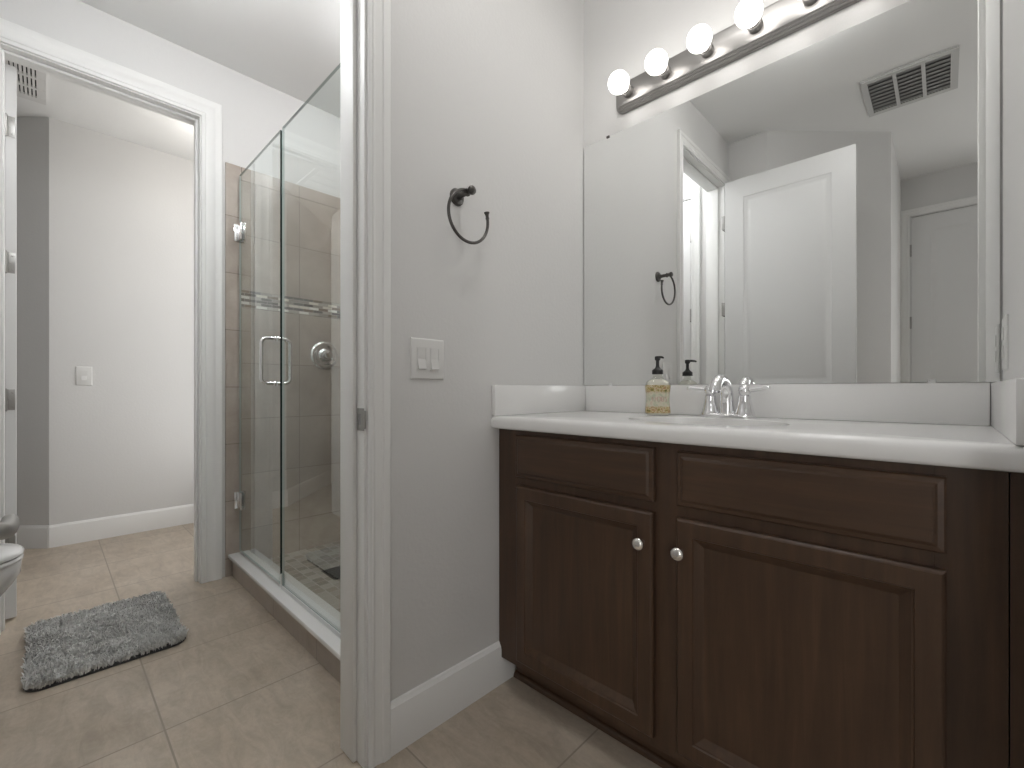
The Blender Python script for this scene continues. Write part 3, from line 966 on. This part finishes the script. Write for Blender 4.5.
loft(bm, [sq_ring(w_ * 0.93, w_ * 0.62 * 0.93, min(0.012, w_ * 0.55), ZC + 0.003 + h_) for w_, h_ in ((0.037, 0), (0.0395, 0.01), (0.0372, 0.04), (0.0365, 0.055), (0.0375, 0.075), (0.0395, 0.098), (0.038, 0.110), (0.030, 0.116), (0.018, 0.121))])
obj('liquid', bm, mat('pale soap', (0.74, 0.72, 0.66), 0.2), bo, 40)
bm = bmesh.new()
loft(bm, [sq_ring(w_ + 0.0006, w_ * 0.62 + 0.0006, 0.014, ZC + 0.0004 + h_) for w_, h_ in ((0.0395, 0.008), (0.0395, 0.016), (0.0375, 0.040), (0.0365, 0.055), (0.0375, 0.075), (0.0395, 0.098), (0.0395, 0.103))], True, False, False)
la = obj('label', bm, M['label'], bo, 40); la['label'] = 'floral paper label'
bm = bmesh.new()
ca, sa = math.cos(0.62), math.sin(0.62)
def lp(u, v, d=0.0):
    u, v = u * 1.4, v * 1.15
    return (SX + u * ca + (0.0365 * 0.62 + 0.0012 + d) * sa, SY + u * sa - (0.0365 * 0.62 + 0.0012 + d) * ca, ZC + 0.056 + v)
def stroke(u0, v0, u1, v1, w=0.0014):
    d = Vector((u1 - u0, v1 - v0)); n2 = Vector((-d.y, d.x)).normalized() * w / 2
    q = [(u0 + n2.x, v0 + n2.y), (u1 + n2.x, v1 + n2.y), (u1 - n2.x, v1 - n2.y), (u0 - n2.x, v0 - n2.y)]
    loft(bm, [[lp(u, v, 0) for u, v in q], [lp(u, v, 0.0004) for u, v in q]])
for i, g in enumerate(('a', 'i', 'o', 'b', 's')):
    u = -0.017 + i * 0.0085
    if g == 'a': stroke(u, 0.001, u + 0.003, 0.007); stroke(u + 0.003, -0.007, u + 0.003, 0.007); stroke(u - 0.001, 0, u + 0.005, 0)
    if g == 'i': stroke(u, -0.007, u, 0.007)
    if g in 'ob':
        stroke(u - 0.003, -0.006, u - 0.003, 0.006); stroke(u + 0.003, -0.006, u + 0.003, 0.006); stroke(u - 0.003, 0.006, u + 0.003, 0.006); stroke(u - 0.003, -0.006, u + 0.003, -0.006)
        if g == 'b': stroke(u - 0.003, 0, u + 0.003, 0)
    if g == 's': stroke(u - 0.002, 0.006, u + 0.003, 0.006); stroke(u - 0.002, 0.006, u + 0.002, -0.006); stroke(u - 0.003, -0.006, u + 0.002, -0.006)
obj('lettering', bm, M['ink'], la)
bm = bmesh.new()
z = ZC + 0.1405
lathe(bm, [(0.0, 0), (0.0185, 0), (0.0185, 0.013), (0.016, 0.016), (0.009, 0.021), (0.0065, 0.026), (0.0055, 0.030), (0.0055, 0.046), (0.008, 0.048), (0.0095, 0.051), (0.0095, 0.060), (0.007, 0.062), (0.0, 0.062)], (SX, SY, z), 'Z', 28)
nx, ny = 0.87, -0.50
pts = [(SX, SY, z + 0.0575), (SX + nx * 0.014, SY + ny * 0.014, z + 0.0578), (SX + nx * 0.026, SY + ny * 0.026, z + 0.0565), (SX + nx * 0.032, SY + ny * 0.032, z + 0.054)]
tube(bm, pts, [0.0048, 0.0045, 0.0038, 0.003], 12)
pp = obj('pump', bm, M['black_plastic'], so, 40); pp['label'] = 'black pump head'

# ------------------------------------------------------------------ shower: curb, glass, hardware
GY = -0.850
cu = thing('shower_curb', 'tiled shower curb with a white sill under the glass', 'shower curb', (-0.9, -0.84, 0))
obj('tiled_base', B(TX + 0.002, -LW - 0.0105, -0.885, -0.776, 0, 0.100), M['curb_tile'], cu)
obj('sill', B(TX + 0.002, -LW - 0.0105, -0.905, -0.772, 0.1003, 0.120, bevel=0.003), M['counter'], cu, 40)

def pane(bm, x0, x1, z0, z1, th=0.010):
    box(bm, x0, x1, GY - th / 2, GY + th / 2, z0, z1)
    bm.normal_update()
    for f in bm.faces:
        f.material_index = 0 if abs(f.normal.y) > 0.9 else (1 if f.normal.x > 0.9 else 2)
sd = thing('shower_door', 'clear glass shower door with chrome pull handle', 'shower door', (-1.35, GY, 0.13))
bm = bmesh.new(); pane(bm, TX + 0.012, -1.042, 0.132, 2.168)
gd = obj('glass_panel', bm, None, sd, None, [M['glass'], M['glass_edge'], M['glass_edge_pale']])
for z in (1.855, 0.405):
    bm = bmesh.new()
    box(bm, TX + 0.002, TX + 0.008, GY - 0.028, GY + 0.028, z - 0.045, z + 0.045, bevel=0.002)
    tube(bm, [(TX + 0.013, GY, z - 0.030), (TX + 0.013, GY, z + 0.030)], 0.0085, 14)
    for s in (-1, 1):
        box(bm, TX + 0.014, TX + 0.066, GY + s * 0.0055, GY + s * 0.0125, z - 0.045, z + 0.045, bevel=0.0015)
    obj('hinge', bm, M['chrome'], sd, 35)
bm = bmesh.new()
hx = -1.108
for s in (-1, 1):
    off = 0.062
    z0_, z1_, r_ = 1.032, 1.238, 0.024
    pts = [(hx, GY + s * 0.0058, z1_)]
    for k in range(8):
        a = math.radians(90 * k / 7)
        pts.append((hx, GY + s * (off - r_ + r_ * math.sin(a)), z1_ - r_ + r_ * math.cos(a)))
    for k in range(8):
        a = math.radians(90 * k / 7)
        pts.append((hx, GY + s * (off - r_ + r_ * math.cos(a)), z0_ + r_ - r_ * math.sin(a)))
    pts.append((hx, GY + s * 0.0058, z0_))
    tube(bm, pts, 0.0082, 16)
    for z in (z0_, z1_):
        lathe(bm, [(0.0, 0.0052), (0.0115, 0.0052), (0.0115, 0.009), (0.009, 0.011), (0.0, 0.011)], (hx, GY, z), (0, s, 0), 20)
obj('pull_handle', bm, M['chrome'], sd, 40)

sp = thing('shower_screen', 'fixed clear glass shower screen beside the door casing', 'shower screen', (-0.56, GY, 0.12))
bm = bmesh.new(); pane(bm, -1.018, -LW - 0.0125, 0.128, 2.168)
obj('glass_panel', bm, None, sp, None, [M['glass'], M['glass_edge'], M['glass_edge_pale']])
bm = bmesh.new()
box(bm, -1.018, -LW - 0.0125, GY - 0.0095, GY - 0.0055, 0.1203, 0.136)
box(bm, -1.018, -LW - 0.0125, GY + 0.0055, GY + 0.0095, 0.1203, 0.136)
box(bm, -1.018, -LW - 0.0125, GY - 0.0055, GY + 0.0055, 0.1203, 0.1275)
obj('bottom_channel', bm, M['clear_clip'], sp)
obj('end_block', B(-1.024, -1.0185, GY - 0.011, GY + 0.011, 0.1203, 0.185, bevel=0.001), M['plastic'], sp)

sv = thing('shower_valve', 'round chrome shower valve on the beige tile wall', 'shower valve', (TX, -0.385, 1.218))
bm = bmesh.new()
lathe(bm, [(0.0, 0.0004), (0.085, 0.0004), (0.086, 0.004), (0.082, 0.009), (0.070, 0.013), (0.060, 0.011), (0.052, 0.008), (0.040, 0.010), (0.034, 0.018), (0.031, 0.040), (0.028, 0.044), (0.0, 0.046)], (TX, -0.385, 1.218), 'X', 40)
obj('escutcheon', bm, M['chrome'], sv, 40)
bm = bmesh.new()
lathe(bm, [(0.0, 0.044), (0.024, 0.044), (0.026, 0.050), (0.025, 0.062), (0.019, 0.070), (0.0, 0.074)], (TX, -0.385, 1.218), 'X', 32)
tube(bm, smooth_pts([(TX + 0.058, -0.385, 1.218), (TX + 0.060, -0.360, 1.196), (TX + 0.064, -0.340, 1.178)], 4), [0.010, 0.0095, 0.009, 0.0085, 0.008, 0.0075, 0.0075, 0.007, 0.005], 14)
obj('handle', bm, M['chrome'], sv, 40)

bm = bmesh.new()
box(bm, -1.27, -1.11, -0.575, -0.415, 0.0453, 0.0475)
for i in range(7):
    box(bm, -1.262 + i * 0.0215, -1.262 + i * 0.0215 + 0.012, -0.568, -0.422, 0.0475, 0.0490)
tag(obj('floor_drain', bm, M['drain']), 'dark square drain grate in the shower floor', 'drain')

# ------------------------------------------------------------------ rug
rg = thing('bath_rug', 'rectangular grey shag bath rug on the tile floor', 'rug', (-1.35, -1.415, 0))
rx0, rx1, ry0, ry1 = -1.648, -1.058, -1.640, -1.186
bm = bmesh.new()
def rr2(ins, z, r=0.055, k=8):
    out = []
    for cx, cy, a0 in ((rx1 - r, ry1 - r, 0), (rx0 + r, ry1 - r, 90), (rx0 + r, ry0 + r, 180), (rx1 - r, ry0 + r, 270)):
        for i in range(k + 1):
            a = math.radians(a0 + 90 * i / k)
            out.append((cx + (r - ins) * math.cos(a), cy + (r - ins) * math.sin(a), z))
    return out
loft(bm, [rr2(0.006, 0.0005), rr2(0.004, 0.004), rr2(0.006, 0.010), rr2(0.012, 0.013)])
obj('backing', bm, M['rug_back'], rg)
bm = bmesh.new()
def inside(x, y, r=0.055):
    dx = max(rx0 + r - x, 0, x - (rx1 - r)); dy = max(ry0 + r - y, 0, y - (ry1 - r))
    return dx * dx + dy * dy < (r - 0.004) ** 2 if (dx > 0 and dy > 0) else (rx0 + 0.005 < x < rx1 - 0.005 and ry0 + 0.005 < y < ry1 - 0.005)
nb = 0
while nb < 18000:
    x = random.uniform(rx0, rx1); y = random.uniform(ry0, ry1)
    if not inside(x, y): continue
    nb += 1
    nz = noise.noise_vector(Vector((x * 17, y * 17, 3.1)))
    ln = 0.022 + 0.006 * random.random() + 0.005 * noise.noise(Vector((x * 30, y * 30, 8.0)))
    lean = Vector((nz.x * 0.8 + random.uniform(-.5, .5), nz.y * 0.8 + random.uniform(-.5, .5), 1.0)).normalized()
    ax = Vector((random.uniform(-1, 1), random.uniform(-1, 1), 0)).normalized()
    w = 0.0024 + 0.0012 * random.random()
    p0 = Vector((x, y, 0.008)); p1 = p0 + (Vector((0, 0, 1)) * 0.6 + lean * 0.4) * ln * 0.55; p2 = p0 + lean * ln
    p1.z = max(p1.z, 0.012); p2.z = max(p2.z, 0.013)
    v = [bm.verts.new(q) for q in (p0 - ax * w, p0 + ax * w, p1 + ax * w * 0.95, p1 - ax * w * 0.95, p2 + ax * w * 0.45, p2 - ax * w * 0.45)]
    bm.faces.new(v[:4]); bm.faces.new((v[3], v[2], v[4], v[5]))
pile = obj('pile', bm, M['rug'], rg)
pile['kind'] = 'stuff'

# ------------------------------------------------------------------ toilet
TXc, TYt = -1.31, -1.640      # centre line, front of the bowl
to = thing('toilet', 'white toilet at the left edge, its rounded seat front showing', 'toilet', (TXc, -2.05, 0))
def egg(w, l, y_front, z, n=40, back=0.42):
    """egg outline: widest at back part, round front towards +y"""
    out = []
    for i in range(n):
        a = 2 * PI * i / n
        c, s = math.cos(a), math.sin(a)
        ly = l * (1 - back) if s > 0 else l * back
        out.append((TXc + w / 2 * math.copysign(abs(c) ** 0.92, c), y_front - l * (1 - back) + ly * s, z))
    return out
bm = bmesh.new()
loft(bm, [egg(0.22, 0.50, TYt - 0.10, 0.0), egg(0.22, 0.50, TYt - 0.10, 0.02), egg(0.20, 0.46, TYt - 0.14, 0.06), egg(0.205, 0.46, TYt - 0.12, 0.16), egg(0.27, 0.48, TYt - 0.07, 0.25),
          egg(0.335, 0.50, TYt - 0.022, 0.315), egg(0.362, 0.50, TYt - 0.006, 0.345), egg(0.365, 0.50, TYt - 0.004, 0.385), egg(0.36, 0.49, TYt - 0.008, 0.392)])
box(bm, TXc - 0.10, TXc + 0.10, -2.30, -2.08, 0.0, 0.33, bevel=0.02)
box(bm, TXc - 0.17, TXc + 0.17, -2.36, -2.10, 0.32, 0.392, bevel=0.015)
obj('bowl', bm, M['porcelain'], to, 50)
bm = bmesh.new()
loft(bm, [egg(0.368, 0.46, TYt - 0.002, 0.3935), egg(0.374, 0.465, TYt + 0.001, 0.398), egg(0.374, 0.465, TYt + 0.001, 0.404), egg(0.366, 0.46, TYt - 0.003, 0.409)])
obj('seat', bm, M['porcelain'], to, 50)
bm = bmesh.new()
loft(bm, [egg(0.364, 0.46, TYt - 0.004, 0.4105), egg(0.372, 0.465, TYt + 0.002, 0.415), egg(0.372, 0.465, TYt + 0.002, 0.424), egg(0.360, 0.457, TYt - 0.005, 0.432), egg(0.25, 0.34, TYt - 0.06, 0.437)])
obj('seat_lid', bm, M['porcelain'], to, 50)
obj('tank', B(TXc - 0.22, TXc + 0.22, -2.48, -2.29, 0.393, 0.745, bevel=0.02, seg=3), M['porcelain'], to, 40)
obj('tank_lid', B(TXc - 0.23, TXc + 0.23, -2.49, -2.28, 0.746, 0.782, bevel=0.012, seg=3), M['porcelain'], to, 40)
bm = bmesh.new()
lathe(bm, [(0.0, 0), (0.014, 0), (0.013, 0.010), (0.0, 0.012)], (TXc + 0.16, -2.2895, 0.69), 'Y', 20)
tube(bm, [(TXc + 0.16, -2.272, 0.69), (TXc + 0.12, -2.268, 0.687), (TXc + 0.085, -2.266, 0.682)], [0.007, 0.006, 0.005], 10)
obj('flush_lever', bm, M['chrome'], to, 40)

# ------------------------------------------------------------------ ceiling vents
cv = thing('ceiling_vent', 'white ceiling vent with three louvered openings, seen in the mirror', 'vent', (0.955, -1.83, H))
vx0, vx1, vy0, vy1 = 0.757, 1.155, -2.045, -1.618
slots = ((0.784, 0.893), (0.909, 1.010), (1.026, 1.124))
bm = bmesh.new()
zt, zb = H - 0.0005, H - 0.012
for a, b in ((vx0, slots[0][0]), (slots[0][1], slots[1][0]), (slots[1][1], slots[2][0]), (slots[2][1], vx1)):
    box(bm, a, b, vy0 + 0.035, vy1 - 0.030, zb, zt)
box(bm, vx0, vx1, vy0, vy0 + 0.035, zb, zt); box(bm, vx0, vx1, vy1 - 0.030, vy1, zb, zt)
obj('frame', bm, M['vent_grey'], cv)
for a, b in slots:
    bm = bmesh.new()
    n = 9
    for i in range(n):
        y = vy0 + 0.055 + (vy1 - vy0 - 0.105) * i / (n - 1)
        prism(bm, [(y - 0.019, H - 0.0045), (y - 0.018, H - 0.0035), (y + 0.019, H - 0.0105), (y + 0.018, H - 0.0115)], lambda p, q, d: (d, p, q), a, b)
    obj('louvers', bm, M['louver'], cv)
obj('duct', B(vx0 + 0.02, vx1 - 0.02, vy0 + 0.03, vy1 - 0.025, H - 0.0025, H - 0.0005), M['duct'], cv)

cv = thing('ceiling_vent', 'white slotted ceiling grille beyond the top left of the far doorway', 'vent', (-2.585, -1.78, H))
vx0, vx1, vy0, vy1 = -2.815, -2.355, -2.0, -1.583
bm = bmesh.new()
nc, nr = 22, 3
ox0, ox1, oy0, oy1 = vx0 + 0.045, vx1 - 0.045, vy0 + 0.033, vy1 - 0.033
sx_ = (ox1 - ox0) / nr; sy_ = (oy1 - oy0) / nc
for i in range(nr + 1):
    xx = ox0 + sx_ * i
    box(bm, (vx0 if i == 0 else xx - 0.012), (vx1 if i == nr else xx + 0.012), vy0, vy1, H - 0.014, H - 0.0005)
for j in range(nc + 1):
    yy = oy0 + sy_ * j
    a, b = (vy0 if j == 0 else yy - 0.0052), (vy1 if j == nc else yy + 0.0052)
    for i in range(nr):
        box(bm, ox0 + sx_ * i + 0.012, ox0 + sx_ * (i + 1) - 0.012, a, b, H - 0.0135, H - 0.0005)
obj('grille', bm, M['plastic'], cv)
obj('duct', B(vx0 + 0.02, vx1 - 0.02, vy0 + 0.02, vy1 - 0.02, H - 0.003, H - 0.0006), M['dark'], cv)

# ------------------------------------------------------------------ windows with glowing panes, added as fill light (outside the picture)
def window(name, label, fn, w, z0, z1, pane):
    t = thing(name, label, 'window', fn(0, 0, z0)); t['kind'] = 'structure'
    bm = bmesh.new()
    prof = [(0, 0), (0, 0.016), (0.012, 0.02), (0.05, 0.022), (0.06, 0.018), (0.06, 0)]
    loft(bm, [[fn(-w / 2 - a, b, z0 - a) for a, b in prof], [fn(-w / 2 - a, b, z1 + a) for a, b in prof],
              [fn(w / 2 + a, b, z1 + a) for a, b in prof], [fn(w / 2 + a, b, z0 - a) for a, b in prof],
              [fn(-w / 2 - a, b, z0 - a) for a, b in prof]], True, False, False)
    bmesh.ops.remove_doubles(bm, verts=bm.verts, dist=1e-6)
    obj('window_frame', bm, M['trim'], t, 30)
    bm = bmesh.new()
    zm = (z0 + z1) / 2
    loft(bm, [[fn(u, d, z) for u, z in ((-w / 2, zm - 0.02), (w / 2, zm - 0.02), (w / 2, zm + 0.02), (-w / 2, zm + 0.02))] for d in (0.0045, 0.014)])
    obj('meeting_rail', bm, M['trim'], t)
    bm = bmesh.new()
    loft(bm, [[fn(u, d, z) for u, z in ((-w / 2, z0), (w / 2, z0), (w / 2, z1), (-w / 2, z1))] for d in (0.001, 0.004)])
    obj('pane', bm, pane, t)
window('fill_window_1', 'added hall fill window outside the picture', lambda u, b, z: (2.2 + u, -3.35 + b, z), 0.85, 0.35, 2.25, M['fill_pane_hall'])  # added out of view to brighten the left wall and cabinet fronts
window('fill_window_2', 'added fill window beyond the far doorway, hidden by its casing', lambda u, b, z: (-2.40 + u, -0.55 - b, z), 0.90, 0.35, 2.25, M['fill_pane_passage'])  # glowing pane added unseen to light the passage wall

# ------------------------------------------------------------------ fill lamps added overhead, unseen (outside the picture)
def fill_lamp(x, y, r, drop, lens, label, squash=1.0):
    """added fill lamp: frosted globe under a round canopy; squash < 1 makes a shallow flush dome"""
    t = thing('fill_light', label, 'ceiling lamp', (x, y, H))
    bm = bmesh.new()
    lathe(bm, [(0.0, -0.0005), (r * 0.62, -0.0005), (r * 0.62, -0.014), (r * 0.50, -0.022), (0.014, -0.024), (0.014, -drop), (0.0, -drop)], (x, y, H), 'Z', 40)
    obj('canopy', bm, M['brushed'], t, 40)
    bm = bmesh.new()
    hr = r * squash
    lathe(bm, [(r * math.sin(PI * k / 20), -drop - hr + hr * math.cos(PI * k / 20)) for k in range(21)], (x, y, H), 'Z', 40)
    obj('globe', bm, lens, t, 60)
fill_lamp(-0.60, -1.33, 0.11, 0.22, M['fill_shower'], 'added frosted fill lamp in the shower room, above the frame')  # added above the frame to brighten the shower room floor and ceiling
fill_lamp(-0.75, -0.36, 0.09, 0.03, M['fill_stall'], 'added frosted fill lamp over the shower stall, out of frame', 0.5)  # unseen lamp added to lift the stall tile
fill_lamp(-2.35, -0.74, 0.10, 0.14, M['fill_closet'], 'added frosted fill lamp beyond the far doorway, hidden by its casing')  # added behind the casing as fill for the passage
fill_lamp(0.65, -0.80, 0.15, 0.03, M['fill_vanity'], 'added flush dome fill lamp above the vanity room, out of frame', 0.25)  # added dome, softens the falloff of the bulbs
fill_lamp(1.95, -1.80, 0.13, 0.20, M['fill_hall'], 'added frosted fill lamp in the hall, out of frame')  # weak fill globe added in the unseen part of the hall
